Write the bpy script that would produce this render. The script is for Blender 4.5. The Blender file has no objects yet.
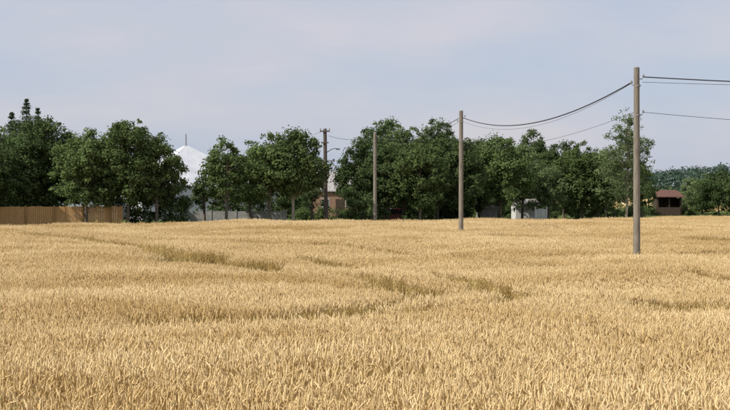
import bpy, math, random
import numpy as np
from mathutils import Vector
rng = np.random.default_rng(7)
random.seed(7)
S = bpy.context.scene
F = 1300.0      # focal length in photo pixels
CZ = 3.5        # camera height (m)
def bx(px, d): return (px-365.0)/F*d
def hz(py, d): return CZ + (185.0-py)/F*d

# ------------------------------------------------------------------ utils
def link(o, parent=None):
    S.collection.objects.link(o)
    if parent: o.parent = parent
    return o
def mesh_np(name, V, Fc, mats, midx=None, tint=None, smooth=False):
    me = bpy.data.meshes.new(name)
    V = np.asarray(V, dtype=np.float32)
    if isinstance(Fc, np.ndarray):
        m, k = Fc.shape
        me.vertices.add(len(V)); me.vertices.foreach_set('co', V.ravel())
        me.loops.add(m*k); me.loops.foreach_set('vertex_index', Fc.astype(np.int32).ravel())
        me.polygons.add(m)
        me.polygons.foreach_set('loop_start', np.arange(0, m*k, k, dtype=np.int32))
        me.polygons.foreach_set('loop_total', np.full(m, k, dtype=np.int32))
        me.update(calc_edges=True)
    else:
        me.from_pydata([tuple(map(float, v)) for v in V], [], Fc)
        me.update()
    for mt in mats: me.materials.append(mt)
    if midx is not None: me.polygons.foreach_set('material_index', np.asarray(midx, dtype=np.int32))
    if tint is not None:
        a = me.attributes.new('tint', 'FLOAT', 'POINT'); a.data.foreach_set('value', np.asarray(tint, dtype=np.float32))
    if smooth: me.polygons.foreach_set('use_smooth', np.ones(len(me.polygons), dtype=bool))
    me.validate()
    return me
def empty(name, loc=(0,0,0)):
    e = bpy.data.objects.new(name, None); e.location = loc; e.empty_display_size = .3
    return link(e)

class Parts:
    def __init__(s): s.V=[]; s.F=[]; s.M=[]
    def box(s, c, size, mat=0, rz=0):
        b=len(s.V); ca,sa=math.cos(rz),math.sin(rz)
        for dx in(-.5,.5):
            for dy in(-.5,.5):
                for dz in(-.5,.5):
                    x,y=dx*size[0],dy*size[1]
                    s.V.append((c[0]+x*ca-y*sa, c[1]+x*sa+y*ca, c[2]+dz*size[2]))
        for f in((0,1,3,2),(4,6,7,5),(0,4,5,1),(2,3,7,6),(0,2,6,4),(1,5,7,3)):
            s.F.append(tuple(b+i for i in f)); s.M.append(mat)
    def poly(s, pts, mat=0):
        b=len(s.V); s.V+=list(pts); s.F.append(tuple(range(b,b+len(pts)))); s.M.append(mat)
    def tube(s, pts, rad, mat=0, n=8, cap=True):
        b=len(s.V); pts=[Vector(p) for p in pts]
        for i,p in enumerate(pts):
            d=(pts[min(i+1,len(pts)-1)]-pts[max(i-1,0)]).normalized()
            u=d.orthogonal().normalized() if abs(d.z)<.99 else Vector((1,0,0))
            if abs(d.z)>=.6:
                u=Vector((1,0,0)); u=(u-d*u.dot(d)).normalized()
            w=d.cross(u)
            for k in range(n):
                a=2*math.pi*k/n
                s.V.append(tuple(p+(u*math.cos(a)+w*math.sin(a))*rad[i]))
        for i in range(len(pts)-1):
            for k in range(n):
                k2=(k+1)%n
                s.F.append((b+i*n+k,b+i*n+k2,b+(i+1)*n+k2,b+(i+1)*n+k)); s.M.append(mat)
        if cap:
            s.F.append(tuple(b+(len(pts)-1)*n+k for k in range(n))); s.M.append(mat)
            s.F.append(tuple(b+k for k in range(n))[::-1]); s.M.append(mat)
    def obj(s, name, mats, parent=None, loc=(0,0,0), rz=0, smooth=False):
        me=mesh_np(name,s.V,s.F,mats,s.M,smooth=smooth)
        o=bpy.data.objects.new(name,me); o.location=loc; o.rotation_euler[2]=rz
        return link(o,parent)

# ------------------------------------------------------------------ materials
def new_mat(name):
    m=bpy.data.materials.new(name); m.use_nodes=True
    nt=m.node_tree; nt.nodes.clear()
    return m,nt,nt.nodes.new
def surf_mat(name, c1, c2, scale=3.0, rough=.85, stretch=(1,1,1), bump=.0, spec=.3):
    m,nt,N=new_mat(name); L=nt.links.new
    out=N('ShaderNodeOutputMaterial'); p=N('ShaderNodeBsdfPrincipled')
    tc=N('ShaderNodeTexCoord'); mp=N('ShaderNodeMapping'); mp.inputs['Scale'].default_value=stretch
    no=N('ShaderNodeTexNoise'); no.inputs['Scale'].default_value=scale; no.inputs['Detail'].default_value=6
    r=N('ShaderNodeValToRGB'); r.color_ramp.elements[0].position=.32; r.color_ramp.elements[1].position=.68
    r.color_ramp.elements[0].color=(*c1,1); r.color_ramp.elements[1].color=(*c2,1)
    L(tc.outputs['Object'],mp.inputs[0]); L(mp.outputs[0],no.inputs['Vector']); L(no.outputs['Fac'],r.inputs[0])
    L(r.outputs[0],p.inputs['Base Color']); p.inputs['Roughness'].default_value=rough
    p.inputs['Specular IOR Level'].default_value=spec
    if bump:
        b=N('ShaderNodeBump'); b.inputs['Strength'].default_value=bump; L(no.outputs['Fac'],b.inputs['Height']); L(b.outputs[0],p.inputs['Normal'])
    L(p.outputs[0],out.inputs[0]); return m
def leaf_mat(name, dark, light, trans=.3):
    m,nt,N=new_mat(name); L=nt.links.new
    out=N('ShaderNodeOutputMaterial'); at=N('ShaderNodeAttribute'); at.attribute_name='tint'
    oi=N('ShaderNodeObjectInfo')
    mx=N('ShaderNodeMix'); mx.data_type='RGBA'
    mx.inputs[6].default_value=(*dark,1); mx.inputs[7].default_value=(*light,1)
    L(at.outputs['Fac'],mx.inputs[0])
    hs=N('ShaderNodeHueSaturation')
    mr=N('ShaderNodeMapRange'); mr.inputs[3].default_value=.82; mr.inputs[4].default_value=1.25
    L(oi.outputs['Random'],mr.inputs[0]); L(mr.outputs[0],hs.inputs['Value']); L(mx.outputs[2],hs.inputs['Color'])
    p=N('ShaderNodeBsdfDiffuse')
    t=N('ShaderNodeBsdfTranslucent'); ms=N('ShaderNodeMixShader'); ms.inputs[0].default_value=trans
    L(hs.outputs[0],p.inputs[0]); L(hs.outputs[0],t.inputs[0])
    L(p.outputs[0],ms.inputs[1]); L(t.outputs[0],ms.inputs[2]); L(ms.outputs[0],out.inputs[0]); return m
def wheat_mat(name, cA, cB, trans=.2):
    m,nt,N=new_mat(name); L=nt.links.new
    out=N('ShaderNodeOutputMaterial'); g=N('ShaderNodeNewGeometry')
    mp=N('ShaderNodeMapping'); mp.inputs['Scale'].default_value=(.09,.24,0)
    L(g.outputs['Position'],mp.inputs[0])
    n1=N('ShaderNodeTexNoise'); n1.inputs['Scale'].default_value=1; n1.inputs['Detail'].default_value=5; L(mp.outputs[0],n1.inputs['Vector'])
    at=N('ShaderNodeAttribute'); at.attribute_name='tint'
    a=N('ShaderNodeMath'); a.operation='MULTIPLY_ADD'; L(n1.outputs['Fac'],a.inputs[0]); a.inputs[1].default_value=2.6; a.inputs[2].default_value=-1.05
    b=N('ShaderNodeMath'); b.operation='MULTIPLY_ADD'; L(at.outputs['Fac'],b.inputs[0]); b.inputs[1].default_value=.6; L(a.outputs[0],b.inputs[2]); b.use_clamp=True
    mx=N('ShaderNodeMix'); mx.data_type='RGBA'; mx.inputs[6].default_value=(*cA,1); mx.inputs[7].default_value=(*cB,1)
    L(b.outputs[0],mx.inputs[0])
    d=N('ShaderNodeBsdfDiffuse'); L(mx.outputs[2],d.inputs[0])
    if trans:
        t=N('ShaderNodeBsdfTranslucent'); ms=N('ShaderNodeMixShader'); ms.inputs[0].default_value=trans
        L(mx.outputs[2],t.inputs[0])
        L(d.outputs[0],ms.inputs[1]); L(t.outputs[0],ms.inputs[2]); L(ms.outputs[0],out.inputs[0])
    else: L(d.outputs[0],out.inputs[0])
    return m

M_ear=wheat_mat('wheat_ear',(.63,.435,.185),(.90,.72,.415),.15)
M_stem=wheat_mat('wheat_stem',(.46,.325,.11),(.64,.49,.22),0)
M_track=wheat_mat('wheat_undergrowth',(.075,.065,.024),(.18,.135,.055),0)  # undergrowth, its colour darkened to paint shade into the tramline gaps
M_weed=wheat_mat('weed_blade',(.05,.11,.02),(.15,.19,.05),.3)
M_bark=surf_mat('bark',(.09,.075,.055),(.2,.17,.13),6,stretch=(1,1,.3),bump=.4)
M_barkpale=surf_mat('bark_pale',(.26,.22,.16),(.45,.40,.31),6,stretch=(1,1,.4),bump=.3)
M_pole=surf_mat('pole_wood',(.15,.13,.10),(.29,.255,.205),9,stretch=(3,3,.25),bump=.5)
M_poledark=surf_mat('pole_wood_dark',(.07,.055,.045),(.15,.12,.10),9,stretch=(3,3,.25),bump=.5)
M_steel=surf_mat('galvanised_steel',(.2,.2,.21),(.34,.34,.35),10,rough=.5)
M_porc=surf_mat('porcelain',(.2,.19,.18),(.32,.3,.28),5,rough=.4)
M_wire=surf_mat('cable_black',(.03,.03,.035),(.05,.05,.055),5,rough=.6)
M_fence=surf_mat('fence_wood',(.42,.23,.085),(.60,.36,.16),5,stretch=(6,6,.6),bump=.3)
M_fencepost=surf_mat('fence_post_wood',(.28,.16,.07),(.4,.24,.1),5)
M_conc=surf_mat('concrete_pale',(.26,.26,.25),(.38,.37,.35),3,bump=.2)
M_canvas=surf_mat('tent_canvas',(.46,.47,.50),(.58,.59,.62),.6,rough=.7)
M_brick=surf_mat('brick',(.24,.14,.095),(.34,.21,.14),8,bump=.2)
M_tile=surf_mat('roof_tile_brown',(.10,.05,.04),(.155,.08,.06),6,bump=.3)
M_greyroof=surf_mat('roof_grey',(.28,.26,.25),(.38,.36,.34),4)
M_white=surf_mat('white_render',(.5,.5,.47),(.62,.61,.58),2)
M_glass=surf_mat('window_glass',(.02,.025,.03),(.05,.055,.06),2,rough=.1,spec=.6)
M_dwood=surf_mat('dark_wood',(.045,.03,.02),(.09,.06,.04),6,stretch=(4,4,.5))
M_red=surf_mat('car_paint_red',(.22,.025,.02),(.27,.03,.025),1,rough=.3,spec=.5)
M_tyre=surf_mat('tyre',(.02,.02,.02),(.035,.035,.035),8)
LA=leaf_mat('leaf_dark',(.058,.09,.036),(.125,.17,.066))
LB=leaf_mat('leaf_mid',(.074,.11,.038),(.155,.205,.078))
LC=leaf_mat('leaf_light',(.105,.15,.058),(.21,.26,.125),.35)
LD=leaf_mat('needle_dark',(.028,.05,.024),(.06,.09,.042),.1)
LH=leaf_mat('forest_hazy',(.045,.075,.055),(.075,.11,.08),.1)  # distance haze painted into the leaf colour as a bluish green

# ------------------------------------------------------------------ terrain
def sm(t): t=np.clip(t,0,1); return t*t*(3-2*t)
def edge_y(x): return 98.0+.42*np.clip(x,-60,60)+.6*np.sin(x*.3)
def terrain(x,y):
    x=np.asarray(x,float); y=np.asarray(y,float)
    z=.75*(1-sm((y-11)/26.))
    f=(1-sm((y-92)/25.))*sm((150-np.abs(x))/60.)
    z=z+f*(.07*np.sin(x*.33+y*.11)+.09*np.sin(y*.21+1.3+.05*x)+.05*np.sin(x*.8-y*.33+2))
    z=z+.22*np.exp(-((y-38-.1*x)/2.6)**2)*np.exp(-((x-7)/13)**2)-.16*np.exp(-((y-33.5+.15*x)/2.2)**2)*np.exp(-((x-4)/9)**2)
    z=z+.14*np.exp(-((y-58-.3*x)/4)**2)*np.exp(-((x+7)/9)**2)
    return z*sm((300-np.abs(x))/150.)
xs=np.concatenate([[-3000,-1500,-700,-400,-250],np.arange(-160,161,1.6),[250,400,700,1500,3000]])
ys=np.concatenate([[-600,-200,-80,-40],np.arange(-20,170,1.6),[200,300,450,700,1200,2200,4000]])
X,Y=np.meshgrid(xs,ys); Z=terrain(X,Y)
V=np.stack([X.ravel(),Y.ravel(),Z.ravel()],1)
nx,ny=len(xs),len(ys)
i=np.arange(nx-1)[None,:]+np.arange(ny-1)[:,None]*nx; i=i.ravel()
Fq=np.stack([i,i+1,i+1+nx,i+nx],1)
m,nt,N=new_mat('ground'); L=nt.links.new
out=N('ShaderNodeOutputMaterial'); d=N('ShaderNodeBsdfDiffuse'); g=N('ShaderNodeNewGeometry'); sx=N('ShaderNodeSeparateXYZ'); L(g.outputs['Position'],sx.inputs[0])
k=N('ShaderNodeMath'); k.operation='MULTIPLY_ADD'; L(sx.outputs[0],k.inputs[0]); k.inputs[1].default_value=-.42; L(sx.outputs[1],k.inputs[2])
gt=N('ShaderNodeMath'); gt.operation='GREATER_THAN'; L(k.outputs[0],gt.inputs[0]); gt.inputs[1].default_value=98.5
no=N('ShaderNodeTexNoise'); no.inputs['Scale'].default_value=2.2; no.inputs['Detail'].default_value=8; L(g.outputs['Position'],no.inputs['Vector'])
soil=N('ShaderNodeMix'); soil.data_type='RGBA'; soil.inputs[6].default_value=(.07,.05,.025,1); soil.inputs[7].default_value=(.14,.10,.05,1); L(no.outputs['Fac'],soil.inputs[0])
gr=N('ShaderNodeMix'); gr.data_type='RGBA'; gr.inputs[6].default_value=(.055,.085,.028,1); gr.inputs[7].default_value=(.13,.15,.055,1); L(no.outputs['Fac'],gr.inputs[0])
mx=N('ShaderNodeMix'); mx.data_type='RGBA'; L(gt.outputs[0],mx.inputs[0]); L(soil.outputs[2],mx.inputs[6]); L(gr.outputs[2],mx.inputs[7])
L(mx.outputs[2],d.inputs[0]); L(d.outputs[0],out.inputs[0])
link(bpy.data.objects.new('ground',mesh_np('ground',V,Fq,[m],smooth=True)))

# ------------------------------------------------------------------ wheat
def norm(a): return a/np.maximum(np.linalg.norm(a,axis=-1,keepdims=True),1e-9)
def wheat_clump(name, n=62, size=.42, green=False):
    Vs=[];Fs=[];Ms=[];Ts=[]; off=0
    def add(v,f,mi,t):
        nonlocal off
        Vs.append(v); Fs.append(f+off); Ms.append(np.full(len(f),mi)); Ts.append(np.full(len(v),t)); off+=len(v)
    ph=rng.uniform(0,6.28,4)
    for s in range(n):
        x,y=rng.uniform(-size/2,size/2,2)
        if green: h=rng.uniform(.06,.26)
        else: h=.73+rng.normal(0,.05)-abs(rng.normal(0,.04))+.02*math.sin(x*5+ph[0])*math.sin(y*4+ph[1])*(size>.6)
        tl=rng.uniform(0,2*math.pi); lean=rng.normal(0,.06); ddir=np.array([math.cos(tl),math.sin(tl),0])
        tint=rng.uniform(0,1)
        ts=np.array([0,.6,1.]); pts=np.stack([x+ddir[0]*lean*ts**2,y+ddir[1]*lean*ts**2,h*ts],1)
        nod=abs(rng.normal(.22,.32)); nd=rng.uniform(0,2*math.pi)
        axis=np.array([math.cos(nd)*math.sin(nod),math.sin(nd)*math.sin(nod),math.cos(nod)])
        r=np.array([.0032,.0025,.002])*1.1
        ang=np.array([0,2.094,4.189])
        ring=np.stack([np.cos(ang),np.sin(ang),0*ang],1)
        v=(pts[:,None,:]+ring[None]*r[:,None,None]).reshape(-1,3)
        f=[]
        for a in range(2):
            for k in range(3): f.append((a*3+k,a*3+(k+1)%3,a*3+3+(k+1)%3,a*3+3+k))
        add(v,np.array(f),1,tint*.8)
        for _ in range(1 if not green else 3):
            z0=h*rng.uniform(.35,.85); a=rng.uniform(0,6.28); dd=np.array([math.cos(a),math.sin(a),0]); pp=np.array([-dd[1],dd[0],0])*.006
            ll=rng.uniform(.08,.16)
            b0=np.array([x,y,z0]); b1=b0+dd*ll*.45+np.array([0,0,ll*.35]); b2=b0+dd*ll+np.array([0,0,-ll*rng.uniform(0,.7)])
            v=np.array([b0-pp,b0+pp,b1+pp*1.2,b1-pp*1.2,b2+pp*.2,b2-pp*.2]); add(v,np.array([(0,1,2,3),(3,2,4,5)]),1,tint*.7)
        if green: continue
        LN=rng.uniform(.085,.125); K=8
        side=norm(np.cross(axis,[math.cos(nd+rng.uniform(0,3)),math.sin(nd+1),.1])); oth=np.cross(axis,side)
        base=pts[-1]; v=[]
        for k in range(K):
            t=k/(K-1); wq=.0088*(math.sin(math.pi*min(1,.14+t*.84))**.6)
            sgn=1 if k%2 else -1
            c=base+axis*LN*t+side*sgn*.0016+np.array([axis[0],axis[1],0])*LN*.25*t*t-np.array([0,0,.012])*nod*t*t
            wa=wq*(1.35 if k%2 else .75); wb=wq*(.75 if k%2 else 1.3)
            v+= [c+side*wa,c+oth*wb,c-side*wa,c-oth*wb]
        v=np.array(v); f=[]
        for a in range(K-1):
            for k in range(4): f.append((a*4+k,a*4+(k+1)%4,a*4+4+(k+1)%4,a*4+4+k))
        add(v,np.array(f),0,tint)
        for q in range(2):
            bq=base+axis*LN*(.5+.35*q); dq=norm(axis+side*rng.uniform(-.5,.5)+oth*rng.uniform(-.5,.5))
            e=bq+dq*rng.uniform(.02,.035); wv=side*.0011
            add(np.array([bq-wv,bq+wv,e+wv*.3,e-wv*.3]),np.array([(0,1,2,3)]),0,1.)
    me=mesh_np(name,np.concatenate(Vs),np.concatenate(Fs),[M_track,M_track] if green else [M_ear,M_stem],np.concatenate(Ms),np.concatenate(Ts))
    return bpy.data.objects.new(name,me)
col=bpy.data.collections.new('wheat_clumps')
NV=6; NB=8
for k in range(NV): col.objects.link(wheat_clump('clump_a%02d'%k))
for k in range(2): col.objects.link(wheat_clump('clump_b%02d'%k,n=24,green=True))
for k in range(NB): col.objects.link(wheat_clump('clump_c%02d'%k,n=62*9,size=1.22))

def w(px,py,c=2.65):
    dd=F*c/(py-185.); return (bx(px,dd),dd)
# tramlines: (points, half width, lodging on the near side)
tracks=[([w(-60,229),w(20,232.5),w(100,240),w(190,254),w(270,262),w(350,273),w(428,289)],.7,.30),
        ([w(428,290),w(420,300),w(400,310),w(340,321),w(260,330),w(150,342)],.5,.30),
        ([w(300,252),w(400,266),w(470,278),w(519,290)],.6,.25),
        ([w(530,291),w(505,303),w(450,315),w(370,327),w(250,345)],.5,.30),
        ([w(519,290),w(580,296),w(668,306),w(780,315)],.65,.30),
        ([w(480,231),w(600,233),w(720,238),w(800,244)],.8,.25),
        ([w(120,236),w(250,241),w(400,249),w(560,262),w(740,280)],.42,.15)]
gaps=[(w(430,291),.75,2.8),(w(521,293),.8,2.7),(w(668,307),1.1,2.3),(w(190,254),1.6,3.2),(w(258,260),1.0,2.0),(w(722,239),1.7,6),(w(600,298),.6,1.3),(w(350,318),.5,.9)]
def seg_dist(P,a,b):
    a=np.array(a);b=np.array(b);ab=b-a
    t=np.clip(((P-a)@ab)/(ab@ab),0,1); return np.linalg.norm(P-(a+t[:,None]*ab),axis=1)
def smooth_poly(pts):
    pts=np.array(pts)
    for _ in range(2):
        q=[pts[0]]
        for a,b in zip(pts[:-1],pts[1:]): q+= [a*.75+b*.25,a*.25+b*.75]
        q.append(pts[-1]); pts=np.array(q)
    return pts
cs=.4
nxg,nyg=3*138,3*101
gx=-75+cs*np.arange(nxg); gy=5+cs*np.arange(nyg)
GX,GY=np.meshgrid(gx,gy); P=np.stack([GX.ravel(),GY.ravel()],1)
keep=(P[:,1]<edge_y(P[:,0]))&(np.abs(P[:,0])<9+.52*P[:,1])
D=np.full(len(P),99.); Dn=np.full(len(P),99.); RED=np.zeros(len(P))
for tr,hwid,lod in tracks:
    tr=smooth_poly(tr)
    for a,b in zip(tr[:-1],tr[1:]):
        q_=seg_dist(P,a,b); D=np.minimum(D,q_); Dn=np.minimum(Dn,q_/hwid)
    o_=np.argsort(tr[:,0]); X_=tr[o_,0]; Y_=tr[o_,1]
    dy=P[:,1]-np.interp(P[:,0],X_,Y_)
    fd=np.clip((P[:,0]-X_[0])/1.5+.3,0,1)*np.clip((X_[-1]-P[:,0])/1.5+.3,0,1)
    RED=np.maximum(RED,fd*lod*np.clip(1+dy/3.2,0,1)*(dy<0))
    RED=np.minimum(RED,.34)
G=np.full(len(P),9.)
for (c,rx,ry) in gaps: G=np.minimum(G,np.sqrt(((P[:,0]-c[0])/rx)**2+((P[:,1]-c[1])/ry)**2))
wob=.3*np.sin(P[:,0]*1.1+P[:,1]*.3)+.25*np.sin(P[:,1]*.9-P[:,0]*.4)
ingap=(Dn<.8+wob)|(G<1+rng.uniform(-.2,.2,len(P)))
near=(D<2.2)|(G<1.8)|(RED>.04)
bi=(np.arange(nyg)//3)[:,None]*(nxg//3)+(np.arange(nxg)//3)[None,:]; bi=bi.ravel()
nb=(nxg//3)*(nyg//3)
bad=np.zeros(nb,bool); np.logical_or.at(bad,bi,near|~keep)
small=keep&bad[bi]
cen=(np.arange(len(P))//nxg%3==1)&(np.arange(len(P))%nxg%3==1)
big=cen&~bad[bi]
def hsf(x,y,d,red): 
    return (1+.04*np.sin(x*.9+y*.5)+.035*np.sin(y*1.3-x*.4)+.03*np.sin(x*2.3+1)*np.sin(y*.9))*(1-red)
def pack(msk,ids,jit,q):
    p=P[msk]+rng.uniform(-jit,jit,(msk.sum(),2)); n_=len(p); x,y=p.T
    r=np.zeros((n_,3)); r[:,2]=rng.integers(0,4,n_)*math.pi/2+rng.normal(0,q,n_)
    s=np.ones((n_,3)); s[:,2]=hsf(x,y,D[msk],RED[msk])+rng.normal(0,.018,n_)
    return np.stack([x,y,terrain(x,y)-.01],1),r,s,ids
idS=rng.integers(0,NV,small.sum()); g_=ingap[small]; idS[g_]=NV+rng.integers(0,2,g_.sum())
A1=pack(small,idS,.05,.1); A2=pack(big,NV+2+rng.integers(0,NB,big.sum()),.03,.04)
co_=np.concatenate([A1[0],A2[0]]); rot=np.concatenate([A1[1],A2[1]]); sc=np.concatenate([A1[2],A2[2]]); idx=np.concatenate([A1[3],A2[3]])
me=bpy.data.meshes.new('wheat_field'); me.vertices.add(len(co_))
me.vertices.foreach_set('co',co_.astype(np.float32).ravel())
a=me.attributes.new('rot','FLOAT_VECTOR','POINT'); a.data.foreach_set('vector',rot.astype(np.float32).ravel())
a=me.attributes.new('scl','FLOAT_VECTOR','POINT'); a.data.foreach_set('vector',sc.astype(np.float32).ravel())
a=me.attributes.new('idx','INT','POINT'); a.data.foreach_set('value',idx.astype(np.int32))
wf=link(bpy.data.objects.new('wheat_field',me))
ng=bpy.data.node_groups.new('scatter','GeometryNodeTree')
ng.interface.new_socket('Geometry',in_out='INPUT',socket_type='NodeSocketGeometry')
ng.interface.new_socket('Geometry',in_out='OUTPUT',socket_type='NodeSocketGeometry')
n=ng.nodes.new; gi=n('NodeGroupInput'); go=n('NodeGroupOutput'); iop=n('GeometryNodeInstanceOnPoints'); ci=n('GeometryNodeCollectionInfo')
ci.inputs['Collection'].default_value=col; ci.inputs['Separate Children'].default_value=True; ci.inputs['Reset Children'].default_value=True
def na(nm,t):
    q=n('GeometryNodeInputNamedAttribute'); q.data_type=t; q.inputs['Name'].default_value=nm
    return next(o for o in q.outputs if o.name=='Attribute' and o.enabled)
e2r=n('FunctionNodeEulerToRotation')
lk=ng.links.new
lk(gi.outputs[0],iop.inputs['Points']); lk(ci.outputs[0],iop.inputs['Instance']); iop.inputs['Pick Instance'].default_value=True
lk(na('idx','INT'),iop.inputs['Instance Index']); lk(na('rot','FLOAT_VECTOR'),e2r.inputs[0]); lk(e2r.outputs[0],iop.inputs['Rotation'])
lk(na('scl','FLOAT_VECTOR'),iop.inputs['Scale']); lk(iop.outputs[0],go.inputs[0])
md=wf.modifiers.new('scatter','NODES'); md.node_group=ng
print('clumps',len(co_))

# green weeds at the field margin
V=[];Fl=[];T=[]
for c in ((-3.35,11.3,.3),(-3.6,11.6,.35)):
    for s in range(170):
        a=rng.uniform(0,6.28); r=c[2]*math.sqrt(rng.uniform()); p=np.array([c[0]+r*math.cos(a),c[1]+r*math.sin(a),0]); p[2]=float(terrain(p[0],p[1]))
        h=rng.uniform(.55,.92); a=rng.uniform(0,6.28); dd=np.array([math.cos(a),math.sin(a),0]); pp=np.array([-dd[1],dd[0],0])*.006; ll=rng.uniform(.05,.3)
        b=len(V)
        for t,wd in((0,1),(.5,1.1),(.8,.8),(1,.1)):
            q=p+dd*ll*t*t+np.array([0,0,h*t-(.15*h*max(0,t-.6))]); V+= [q-pp*wd,q+pp*wd]; T+=[rng.uniform()]*2
        for k in range(3): Fl.append((b+2*k,b+2*k+1,b+2*k+3,b+2*k+2))
link(bpy.data.objects.new('green_weeds',mesh_np('green_weeds',np.array(V),np.array(Fl),[M_weed],tint=T)))

# ------------------------------------------------------------------ trees
def leaves(C, R, per, lsz, flat=.75, tintc=None):
    n=len(C); tot=n*per
    ci=np.repeat(np.arange(n),per)
    off=rng.normal(0,.5,(tot,3)); off=off/np.maximum(1,np.linalg.norm(off,axis=1,keepdims=True)/1.25)
    off[:,2]*=flat
    c=C[ci]+off*R[ci][:,None]
    nrm=norm(norm(off)+rng.normal(0,.5,(tot,3))+np.array([0,0,.5]))
    t=norm(np.cross(nrm,rng.normal(0,1,(tot,3)))); b=np.cross(nrm,t)
    s=lsz*rng.uniform(.6,1.25,tot)[:,None]
    V=np.stack([c+t*s*.5,c+b*s*.33,c-t*s*.5,c-b*s*.33],1).reshape(-1,3)
    Fq=np.arange(tot*4).reshape(-1,4)
    tc=rng.uniform(0,1,n) if tintc is None else tintc
    T=np.repeat(np.clip(tc[ci]*.65+rng.uniform(0,.35,tot),0,1),4)
    return V,Fq,T
def assemble(name,parts,LV,LF,LT,mats,loc):
    nb=len(parts.V)
    me_v=np.concatenate([np.array(parts.V).reshape(-1,3),LV]) if nb else LV
    quads=[f for f in parts.F if len(f)==4]
    Fq=np.concatenate([np.array(quads,dtype=int).reshape(-1,4),LF+nb]) if nb else LF
    mi=np.concatenate([np.zeros(len(quads)),np.ones(len(LF))]) if nb else np.ones(len(LF))
    T=np.concatenate([np.zeros(nb),LT]) if nb else LT
    o=bpy.data.objects.new(name,mesh_np(name,me_v,Fq,mats,mi,T)); o.location=loc
    return link(o)
def tree(name,px,top,hw,dist,cb,leaf,bark=None,dens=1.0,airy=False,lsz=.2,tr=.14):
    k=dist/F; X0=bx(px,dist); H=hz(top,dist); W=hw*k*(1.0 if airy else 1.1); B=max(hz(cb,dist),.25)
    g0=float(terrain(X0,dist)); rz=(H-B)/2; cz=(H+B)/2
    area=math.pi*W*rz
    ncl=int(area*(4.6 if not airy else 4.8)*dens)+16
    u=norm(rng.normal(0,1,(ncl,3)))
    ph=rng.uniform(0,6.28,6)
    lob=1+.12*np.sin(3*np.arctan2(u[:,1],u[:,0])+ph[0]+2*u[:,2])+.10*np.sin(5*u[:,2]+ph[1])+.09*np.sin(4*u[:,0]+ph[2])*np.sin(5*u[:,1]+ph[3])
    rr=rng.uniform(.15,1,ncl)**.5*lob*.92
    C=u*rr[:,None]*np.array([W,W*.95,rz])
    tz=C[:,2]/rz; C[:,:2]*=np.clip(1.12-.22*tz-.12*tz*tz,.3,1.3)[:,None]
    C[:,2]+=cz; C[:,2]=np.clip(C[:,2],B+.1,H-.25)
    R=rng.uniform(.34,.75,ncl)*min(1.15,max(.55,W/2.2))*(.8 if airy else 1)
    per=int((150 if not airy else 80)*(.2/lsz)**1.2*(np.mean(R)/.55)**1.6)
    LV,LF,LT=leaves(C,R,per,lsz)
    u2=norm(rng.normal(0,1,(ncl//2,3))); C2=u2*np.array([W,W,rz])*rng.uniform(.85,1.08,(len(u2),1)); C2[:,:2]*=np.clip(1.05-.3*C2[:,2:]/rz,.3,1.3); C2[:,2]=np.maximum(C2[:,2]+cz,B*.9)
    V2,F2,T2=leaves(C2,np.full(len(C2),.28),max(8,per//5),lsz)
    LF=np.concatenate([LF,F2+len(LV)]); LV=np.concatenate([LV,V2]); LT=np.concatenate([LT,T2])
    p=Parts(); r0=tr*max(.7,H/9)
    sway=rng.normal(0,.12,2)
    tp=[(0,0,-.1),(sway[0]*.3,sway[1]*.3,B*.6+.3),(sway[0],sway[1],cz),(sway[0]*1.5,sway[1]*1.5,H-.5)]
    p.tube(tp,[r0*1.25,r0,r0*.6,r0*.12],0,8,False)
    order=rng.permutation(ncl)[:16 if not airy else 34]
    for j in order:
        c=C[j]; z0=max(B*.75,min(c[2]-.4,H*.8)*rng.uniform(.55,.85)); tt=z0/H
        s=np.array([sway[0]*tt,sway[1]*tt,z0]); mid=(s+c)/2+np.array([0,0,-.15])+rng.normal(0,.1,3)
        p.tube([tuple(s),tuple(mid),tuple(c)],[r0*.38,r0*.22,r0*.06],0,5,False)
    return assemble(name,p,LV,LF,LT,[bark or M_bark,leaf],(X0,dist,g0))
def spruce(name,px,top,hw,dist,leaf=None):
    k=dist/F; X0=bx(px,dist); H=hz(top,dist); W=hw*k
    p=Parts(); p.tube([(0,0,-.1),(0,0,H*.6),(0,0,H)],[.16,.09,.015],0,8,False)
    C=[];R=[]
    z=.8
    while z<H-.1:
        rad=W*min(1,(H-z)/H*1.15)**.8*(1 if z<H-.8 else .8); nb=max(4,int(9*rad/W+2)); a0=rng.uniform(0,6.28)
        for q in range(nb):
            a=a0+q*6.28/nb+rng.normal(0,.15); L_=rad*rng.uniform(.5,1.3)
            p.tube([(0,0,z),(math.cos(a)*L_*.6,math.sin(a)*L_*.6,z-.05),(math.cos(a)*L_,math.sin(a)*L_,z-.12*L_)],[.03,.02,.005],0,4,False)
            m_=max(1,int(L_/.3))
            for s in range(m_):
                t=(s+.7)/m_; C.append((math.cos(a)*L_*t,math.sin(a)*L_*t,z-.12*L_*t*t)); R.append((.2+.14*(1-t)+.05)*min(1,.5+(H-z)/3))
        z+=rng.uniform(.22,.4)
    C.append((0,0,H-.1)); R.append(.12)
    LV,LF,LT=leaves(np.array(C),np.array(R),46,.13,.8)
    return assemble(name,p,LV,LF,LT,[M_bark,leaf or LD],(X0,dist,0))
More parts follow.
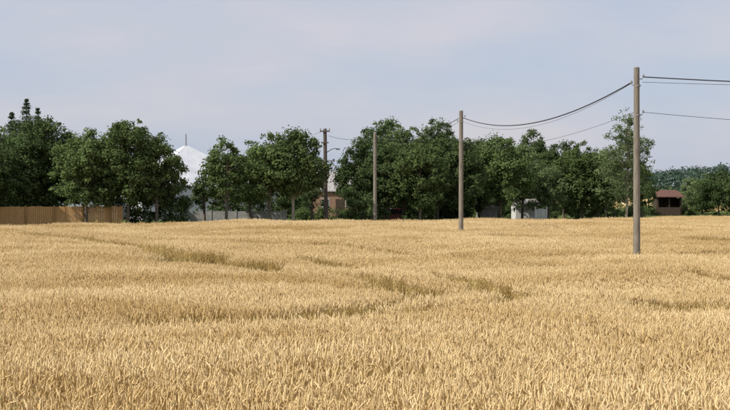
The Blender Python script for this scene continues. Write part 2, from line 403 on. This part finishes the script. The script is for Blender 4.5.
def hedge(name,px0,px1,top,dist,leaf,depth=1.6,lsz=.17,var=.25,dist1=None):
    dist1=dist1 or dist
    A=np.array([bx(px0,dist),dist]); Bq=np.array([bx(px1,dist1),dist1]); Ln=np.linalg.norm(Bq-A); H=hz(top,(dist+dist1)/2)
    n=int(Ln*H*6)+8
    t=rng.uniform(0,1,n); prof=1+var*np.sin(t*Ln*1.3+rng.uniform(0,6))*.6+var*.5*np.sin(t*Ln*3.1)
    z=H*prof*rng.uniform(0,1,n)**.7*.92
    C=np.stack([(Bq-A)[0]*t,(Bq-A)[1]*t+rng.uniform(-depth/2,depth/2,n),z],1)
    R=rng.uniform(.3,.55,n)
    LV,LF,LT=leaves(C,R,110,lsz)
    p=Parts()
    for j in range(max(4,int(Ln*1.5))):
        c=C[rng.integers(n)]; p.tube([(c[0],c[1]*.3,-.05),(c[0]+.05,c[1]*.6,c[2]*.5),tuple(c)],[.04,.03,.01],0,4,False)
    return assemble(name,p,LV,LF,LT,[M_bark,leaf],(A[0],A[1],0))

T_=[ # name px top hw dist crownbottom leaf
 ('maple_tree',-28,126,32,93,214,LA,{}),('maple_tree',2,130,31,95.5,216,LA,{}),('maple_tree',46,119,27,97,208,LA,{}),
 ('maple_tree',22,119,25,101,204,LA,{}),
 ('maple_tree',86,129,28,94.5,207,LB,{}),('maple_tree',128,121,29,95,208,LB,{}),('maple_tree',157,132,22,96,208,LB,{}),
 ('maple_tree',66,136,24,100,208,LA,{}),('maple_tree',108,136,24,101,208,LA,{}),('maple_tree',170,150,14,98,212,LB,{}),
 ('lime_tree',226,138,20,98,206,LB,{}),('lime_tree',250,142,22,104,206,LA,{}),('maple_tree',205,166,13,101,212,LA,{}),
 ('oak_tree',270,135,24,99,202,LB,{}),('oak_tree',293,131,28,99.5,200,LB,{'bark':M_barkpale}),('lime_tree',312,150,13,106,207,LA,{}),
 ('oak_tree',360,140,22,107,208,LA,{}),('oak_tree',379,116,21,112,206,LA,{}),('oak_tree',404,123,26,109,206,LB,{}),
 ('oak_tree',437,122,27,111,207,LA,{}),('oak_tree',460,137,22,107,210,LA,{}),('oak_tree',420,138,25,105,209,LB,{}),('oak_tree',388,144,24,106,208,LA,{}),
 ('lime_tree',480,141,26,115,211,LB,{}),('lime_tree',500,137,27,113,211,LB,{}),('lime_tree',522,145,23,118,209,LC,{}),('ash_tree',532,130,18,130,205,LA,{}),
 ('lime_tree',564,142,26,126,212,LA,{}),('lime_tree',582,143,25,122,212,LB,{}),('lime_tree',606,150,20,121,211,LC,{}),('young_lime_tree',549,162,15,117,213,LC,{}),
 ('lime_tree',638,162,16,128,212,LB,{}),('lime_tree',545,148,21,132,209,LA,{}),('lime_tree',598,154,22,134,209,LA,{}),
 ('maple_tree',719,170,20,150,214,LA,{}),('maple_tree',752,163,26,148,214,LA,{}),('hawthorn_bush',690,178,12,155,214,LC,{}),('maple_tree',702,174,14,158,213,LB,{}),
 ('maple_tree',790,160,28,140,212,LA,{}),('maple_tree',-75,125,34,92,212,LA,{}),
]
for nm,px,top,hw,dist,cb,lf,kw in T_: tree(nm,px,top,hw,dist,cb,lf,**kw)
tree('birch_tree',626,111,24,117,207,LC,M_barkpale,1.3,True,.16,.1)
spruce('spruce_tree',27,99,30,104); spruce('spruce_tree',38,108,26,108); spruce('spruce_tree',12,112,26,107); spruce('spruce_tree',447,123,16,116)
hedge('hedge',128,188,188,97,LA); hedge('hedge',-60,60,205,95.5,LA)
hedge('hedge',343,372,194,104,LA); hedge('hedge',372,470,203,114,LA,dist1=116)
hedge('hedge',545,645,206,134,LB,dist1=138); hedge('hedge',296,350,209,112,LB); hedge('hedge',440,545,203,136,LA)
hedge('hedge',195,345,193,158,LA,depth=3); hedge('hedge',212,300,188,112,LA,dist1=114,depth=2)
hedge('hedge',645,655,205,149,LA); hedge('hedge',679,696,206,152,LB)

# distant forest
n=4200; t=rng.uniform(-1,1,n); xx=t*420+60; dd=560+rng.uniform(-40,60,n)
topz=9.8*(1+.10*np.sin(xx*.045)+.06*np.sin(xx*.13+1)+.04*np.sin(xx*.5))
C=np.stack([xx,dd,topz*rng.uniform(.0,1,n)**.6],1); LV,LF,LT=leaves(C,rng.uniform(2,3.4,n),50,1.0,tintc=.3+.4*rng.uniform(0,1,n))
link(bpy.data.objects.new('distant_forest',mesh_np('distant_forest',LV,LF,[LH],tint=LT)))
# ripe crop beyond the gardens
n=9000; C=np.stack([rng.uniform(37,130,n),rng.uniform(168,260,n),rng.uniform(.3,.9,n)],1); LV,LF,LT=leaves(C,rng.uniform(.4,.8,n),14,.35)
link(bpy.data.objects.new('far_grain_field',mesh_np('far_grain_field',LV,LF,[M_ear],tint=LT)))

# ------------------------------------------------------------------ poles and wires
P1=(bx(637,50),50.); P2=(bx(461,80),80.); P3=(bx(375,101),101.); P4=(bx(326,103),103.); P0=(45.,47.)
def pole(loc,H,r0,r1,mat,lean=(0,0),kind=0):
    g0=float(terrain(*loc)); e=empty('utility_pole',(loc[0],loc[1],g0)); H=H-g0
    p=Parts(); n=7
    p.tube([(lean[0]*i/n,lean[1]*i/n,-.3+(H+.3)*i/n) for i in range(n+1)],[r0+(r1-r0)*i/n for i in range(n+1)],0,14)
    p.tube([(lean[0],lean[1],H),(lean[0],lean[1],H+.05)],[r1*1.05,r1*.5],1,14)
    p.obj('shaft',[mat,M_steel],e)
    p=Parts()
    if kind==0:
        for zz,sx_ in((H-.38,1),(H-.62,-1),(H-1.75,1)):
            p.tube([(0,0,zz-.05),(sx_*(r1+.08),0,zz-.05),(sx_*(r1+.12),0,zz+.05)],[.018,.018,.018],0,6)
            p.tube([(sx_*(r1+.12),0,zz+.02),(sx_*(r1+.12),0,zz+.07),(sx_*(r1+.12),0,zz+.13)],[.035,.04,.025],1,10)
        p.tube([(0,0,H-.72),(0,0,H-.66)],[r1+.02,r1+.02],0,14); p.tube([(0,0,H-1.85),(0,0,H-1.79)],[r1+.025,r1+.025],0,14)
    else:
        p.box((lean[0],-.14,H-.2),(.8,.1,.1),0); p.box((lean[0],-.14,H-1.1),(.6,.1,.1),0)
        for q in(-.35,0,.35):
            p.tube([(lean[0]+q,-.14,H-.15),(lean[0]+q,-.14,H-.05),(lean[0]+q,-.14,H+.04)],[.03,.05,.03],1,8)
        p.box((.1,-.3,H-3.4),(.3,.25,.45),0)
        p.tube([(0,0,H-1.9),(.5,-.1,H-1.6),(.85,-.2,H-1.55)],[.035,.03,.025],0,6); p.box((.95,-.2,H-1.62),(.3,.16,.1),0)
        p.tube([(0,0,H-2.6),(.55,-.1,H-2.5)],[.03,.03],0,6); p.box((.62,-.1,H-2.5),(.14,.14,.22),0)
    p.obj('fittings',[M_poledark if kind else M_steel,M_porc],e)
    return e
pole(P1,8.0,.145,.11,M_pole,(-.03,0)); pole(P2,8.05,.15,.12,M_pole); pole(P3,7.55,.15,.125,M_pole); pole(P0,8.0,.145,.11,M_pole)
pole(P4,7.95,.17,.14,M_poledark,(-.08,0),1)
def wire(a,b,sag,r,par):
    p=Parts(); a=Vector(a); b=Vector(b); n=28
    p.tube([tuple(a.lerp(b,i/n)-Vector((0,0,4*sag*(i/n)*(1-i/n)))) for i in range(n+1)],[r]*(n+1),0,6)
    p.obj('wire',[M_wire],par)
we=empty('overhead_cable')
def c3(P,z,dx=0): return (P[0]+dx,P[1],z)
wire(c3(P1,7.45,-.2),c3(P2,7.62,.15),.98,.026,we)
wire(c3(P1,7.42,-.2),c3(P2,7.5,-.15),1.1,.007,we)
wire(c3(P1,6.3,-.1),c3(P2,5.9,.1),.55,.007,we)
wire(c3(P1,7.65,.2),c3(P0,7.6,-.1),.55,.022,we); wire(c3(P1,7.45,.2),c3(P0,7.4,-.1),.35,.008,we); wire(c3(P1,6.3,.2),c3(P0,6.2,-.1),.85,.009,we)
wire(c3(P2,7.6,-.15),c3(P3,7.2,.15),.6,.02,we); wire(c3(P2,7.4,-.15),c3(P3,7.0,.15),.75,.009,we)
wire(c3(P3,7.2,-.15),c3(P4,7.4,.2),.25,.014,we); wire(c3(P4,7.7,-.4),(-16,138,7.2),.6,.01,we)

# ------------------------------------------------------------------ fences & buildings
def board_fence(name,px0,px1,dist,H,mat,post,dist1=None,bw=.14,gap=.012):
    dist1=dist1 or dist
    A=Vector((bx(px0,dist),dist,0)); B=Vector((bx(px1,dist1),dist1,0)); Ln=(B-A).length; rz=math.atan2(B.y-A.y,B.x-A.x)
    e=empty(name,A); e.rotation_euler[2]=rz
    p=Parts(); xq=0; 
    while xq<Ln:
        h=H+random.uniform(-.03,.03)
        p.box((xq+bw/2,random.uniform(-.012,.012),.05+h/2),(bw,.02,h),0); xq+=bw+gap
    p.obj('boards',[mat],e)
    p=Parts(); xq=0
    while xq<=Ln+.1:
        p.box((xq,-.075,(H+.12)/2),(.1,.1,H+.12),0); xq+=2.
    p.box((Ln/2,.04,.5),(Ln,.03,.09),0); p.box((Ln/2,.04,H-.35),(Ln,.03,.09),0)
    p.obj('posts_and_rails',[post],e)
board_fence('wooden_fence',-90,121,92.5,1.9,M_fence,M_fencepost,95)
A=(bx(186,104),104.)
p=Parts()
for q in range(4): p.box((q*2.0+1.0,0,.7),(1.9,.06,1.4),0)
for q in range(5): p.box((q*2.0,0,.75),(.12,.14,1.5),0)
p.obj('concrete_panel_wall',[M_conc],None,(A[0],A[1],0),.02)

def marquee(px,dist,half,eave,peak,mastz,rz=0.,name='white_marquee'):
    """big square tent: four straight roof slopes split into seamed panels, side walls, mast"""
    e=empty(name,(bx(px,dist),dist,0)); e.rotation_euler[2]=rz
    V=[];Fc=[];n=24;ring=6
    def sq(k):
        s=k//6; f=(k%6)/6*2-1
        return ((f,-1),(1,f),(-f,1),(-1,-f))[s]
    for i in range(ring+1):
        t=i/ring; r=half*(1-t)+.2*t; z=eave+(peak-eave)*t
        for k in range(n):
            a,b=sq(k); sagz=.10*(1 if k%2 else 0)*(1-t)
            V.append((a*r,b*r,z-sagz-.5*t*(1-t)))
    for i in range(ring):
        for k in range(n): Fc.append((i*n+k,i*n+(k+1)%n,(i+1)*n+(k+1)%n,(i+1)*n+k))
    Fc.append(tuple(ring*n+k for k in range(n)))
    b=len(V)
    for k in range(n): v=V[k]; V.append((v[0]*.985,v[1]*.985,0))
    for k in range(n): Fc.append((b+k,b+(k+1)%n,(k+1)%n,k))
    link(bpy.data.objects.new('canvas',mesh_np('canvas',np.array(V),Fc,[M_canvas])),e)
    p=Parts(); p.tube([(0,0,peak-.1),(0,0,mastz)],[.09,.07],0,8); p.obj('mast',[M_steel],e)
marquee(186,140,7.5,3.4,7.7,9.0,.5); marquee(55,138,6,2.6,4.6,5.,.3)

def house(name,px,dist,w_,dp,eave,ridge,wall,roof,rz=0,wins=True):
    e=empty(name,(bx(px,dist),dist,0)); e.rotation_euler[2]=rz
    p=Parts(); p.box((0,0,eave/2),(w_,dp,eave),0)
    for s in(-1,1): p.poly([(s*w_/2,-dp/2,eave),(s*w_/2,dp/2,eave),(s*w_/2,0,ridge-.08)],0)
    p.obj('walls',[wall],e)
    p=Parts(); o=.25; h0=eave-.12
    for s in(-1,1):
        a=(-w_/2-o,s*(dp/2+o),h0);b=(w_/2+o,s*(dp/2+o),h0);c=(w_/2+o,0,ridge);d_=(-w_/2-o,0,ridge)
        p.poly([a,b,c,d_]); p.poly([tuple(np.add(v,(0,0,.1))) for v in(a,b,c,d_)])
        p.poly([a,b,tuple(np.add(b,(0,0,.1))),tuple(np.add(a,(0,0,.1)))])
        for q1,q2 in((b,c),(a,d_)): p.poly([q1,q2,tuple(np.add(q2,(0,0,.1))),tuple(np.add(q1,(0,0,.1)))])
    p.obj('roof',[roof],e)
    if wins:
        p=Parts(); nn=max(1,int(w_//2.6))
        for q in range(nn):
            x0=-w_/2+(q+.5)*w_/nn
            p.box((x0,-dp/2-.01,eave*.55),(.9,.06,.9),0); p.box((x0,-dp/2-.03,eave*.55),(.74,.05,.74),1)
        p.obj('windows',[M_white,M_glass],e)
        p=Parts(); p.box((w_/2*.1,-dp/2-.02,1.0),(.9,.06,2.0),0); p.obj('door',[M_dwood],e)
house('brick_house',338,142,5.2,6,2.9,4.9,M_brick,M_greyroof)
house('garden_shed',524,122,2.0,2,1.7,2.1,M_white,M_greyroof,.1,False)
house('garden_shed',487,118,1.6,1.8,1.5,1.9,M_conc,M_greyroof,.1,False)
# open wooden shelter
e=empty('wooden_shelter',(bx(667,150),150,0)); p=Parts()
for sx_ in(-1.3,0,1.3):
    for sy in(-1.1,1.1): p.box((sx_,sy,1.1),(.14,.14,2.2),0)
p.box((0,1.2,1.05),(2.75,.05,2.1),0); p.box((-1.4,.0,1.0),(.04,2.2,1.95),0); p.box((1.4,.0,1.0),(.04,2.2,1.95),0); p.box((0,-1.2,.5),(2.5,.04,.9),0); p.box((0,-1.1,2.25),(3.0,.16,.1),0); p.box((0,1.1,2.25),(3.0,.16,.1),0)
p.obj('frame',[M_dwood],e); p=Parts()
for s in(-1,1):
    a=(-1.7,s*1.6,2.1);b=(1.7,s*1.6,2.1);c=(1.1,0,2.85);d_=(-1.1,0,2.85)
    p.poly([a,b,c,d_]); p.poly([(v[0],v[1],v[2]+.08) for v in(a,b,c,d_)])
    p.poly([a,b,(b[0],b[1],b[2]+.08),(a[0],a[1],a[2]+.08)])
for s in(-1,1): p.poly([(s*1.7,-1.6,2.18),(s*1.7,1.6,2.18),(s*1.1,0,2.93)])
p.obj('roof',[M_tile],e)
# white garden gate
e=empty('garden_gate',(bx(541,114),114,0)); p=Parts()
for q in(-.5,.5): p.box((q,0,.8),(.1,.1,1.6),0)
for q in range(8): p.box((-.4+q*.114,0,.75),(.09,.03,1.25+.12*math.sin(q/7*math.pi)),0)
p.box((0,.03,.4),(.9,.025,.08),0); p.box((0,.03,1.1),(.9,.025,.08),0)
p.obj('pickets',[M_white],e)

def car(px,dist,rz):
    e=empty('parked_car',(bx(px,dist),dist,0)); e.rotation_euler[2]=rz
    prof=[(-2.05,.35),(-2.1,.62),(-2.0,.88),(-1.7,.95),(-1.35,1.38),(-.9,1.47),(.2,1.47),(.55,1.38),(1.1,.98),(1.8,.86),(2.08,.66),(2.1,.35)]
    p=Parts(); n=len(prof)
    def ins(z): return .85 if z<1 else .85-.35*(z-1)
    Lf=[(x,-ins(z),z) for x,z in prof]; Rt=[(x,ins(z),z) for x,z in prof]
    p.poly(Lf); p.poly(Rt[::-1])
    for i in range(n): j=(i+1)%n; p.poly([Lf[i],Rt[i],Rt[j],Lf[j]])
    p.obj('body',[M_red],e)
    p=Parts()
    for s in(-1,1):
        yo=lambda z:s*(ins(z)+.008)
        p.poly([(-1.45,yo(1.0),1.0),(-.35,yo(1.0),1.0),(-.35,yo(1.38),1.38),(-1.2,yo(1.38),1.38)])
        p.poly([(-.27,yo(1.0),1.0),(.98,yo(1.0),1.0),(.5,yo(1.35),1.35),(.15,yo(1.38),1.38),(-.27,yo(1.38),1.38)])
    p.poly([(.62,-.68,1.345),(.62,.68,1.345),(1.09,.78,1.0),(1.09,-.78,1.0)]); p.poly([(-1.41,-.68,1.34),(-1.41,.68,1.34),(-1.71,.78,.97),(-1.71,-.78,.97)])
    p.obj('windows',[M_glass],e)
    p=Parts()
    for xw in(-1.3,1.3):
        for s in(-1,1): p.tube([(xw,s*.68,.32),(xw,s*.9,.32)],[.32,.32],0,18); p.tube([(xw,s*.86,.32),(xw,s*.915,.32)],[.18,.17],1,12)
    p.obj('wheels',[M_tyre,M_steel],e)
car(398,113,.5)
hedge('hedge',402,425,208,106,LA); hedge('hedge',372,387,210,106,LA)

# ------------------------------------------------------------------ light, sky
el=math.radians(45); az=math.radians(-118)   # clockwise from +Y
sd=Vector((math.sin(az)*math.cos(el),math.cos(az)*math.cos(el),math.sin(el)))
su=bpy.data.lights.new('sun','SUN'); su.energy=4.8; su.angle=math.radians(.8); su.color=(1,.945,.855)
so=link(bpy.data.objects.new('sun',su)); so.rotation_euler=sd.to_track_quat('Z','Y').to_euler()
W=bpy.data.worlds.new('World'); S.world=W; W.use_nodes=True; nt=W.node_tree; nt.nodes.clear(); N=nt.nodes.new; L=nt.links.new
out=N('ShaderNodeOutputWorld'); bg=N('ShaderNodeBackground'); bg.inputs[1].default_value=.11
sk=N('ShaderNodeTexSky'); sk.sky_type='NISHITA'; sk.sun_disc=False; sk.sun_elevation=el; sk.sun_rotation=az; sk.dust_density=1.5
tc=N('ShaderNodeTexCoord'); mp=N('ShaderNodeMapping'); mp.inputs['Scale'].default_value=(1.6,1.6,6); mp.inputs['Location'].default_value=(.35,0,.2)
no=N('ShaderNodeTexNoise'); no.inputs['Scale'].default_value=2.6; no.inputs['Detail'].default_value=6; no.inputs['Roughness'].default_value=.52
L(tc.outputs['Generated'],mp.inputs[0]); L(mp.outputs[0],no.inputs['Vector'])
r=N('ShaderNodeValToRGB'); r.color_ramp.elements[0].position=.40; r.color_ramp.elements[1].position=.66
r.color_ramp.elements[0].color=(4.75,5.3,6.5,1); r.color_ramp.elements[1].color=(6.0,5.85,6.5,1)
L(no.outputs['Fac'],r.inputs[0])
mx=N('ShaderNodeMix'); mx.data_type='RGBA'; mx.inputs[0].default_value=.84; L(sk.outputs[0],mx.inputs[6]); L(r.outputs[0],mx.inputs[7])
L(mx.outputs[2],bg.inputs[0]); L(bg.outputs[0],out.inputs[0])

cam=bpy.data.cameras.new('camera'); cam.sensor_width=36; cam.lens=F/730*36; cam.clip_end=8000; cam.clip_start=.1
co=link(bpy.data.objects.new('camera',cam)); co.location=(0,0,CZ); co.rotation_euler=(math.radians(90)-math.atan(20/F),0,0)
S.camera=co
S.view_settings.view_transform='Standard'; S.view_settings.look='None'; S.view_settings.exposure=0
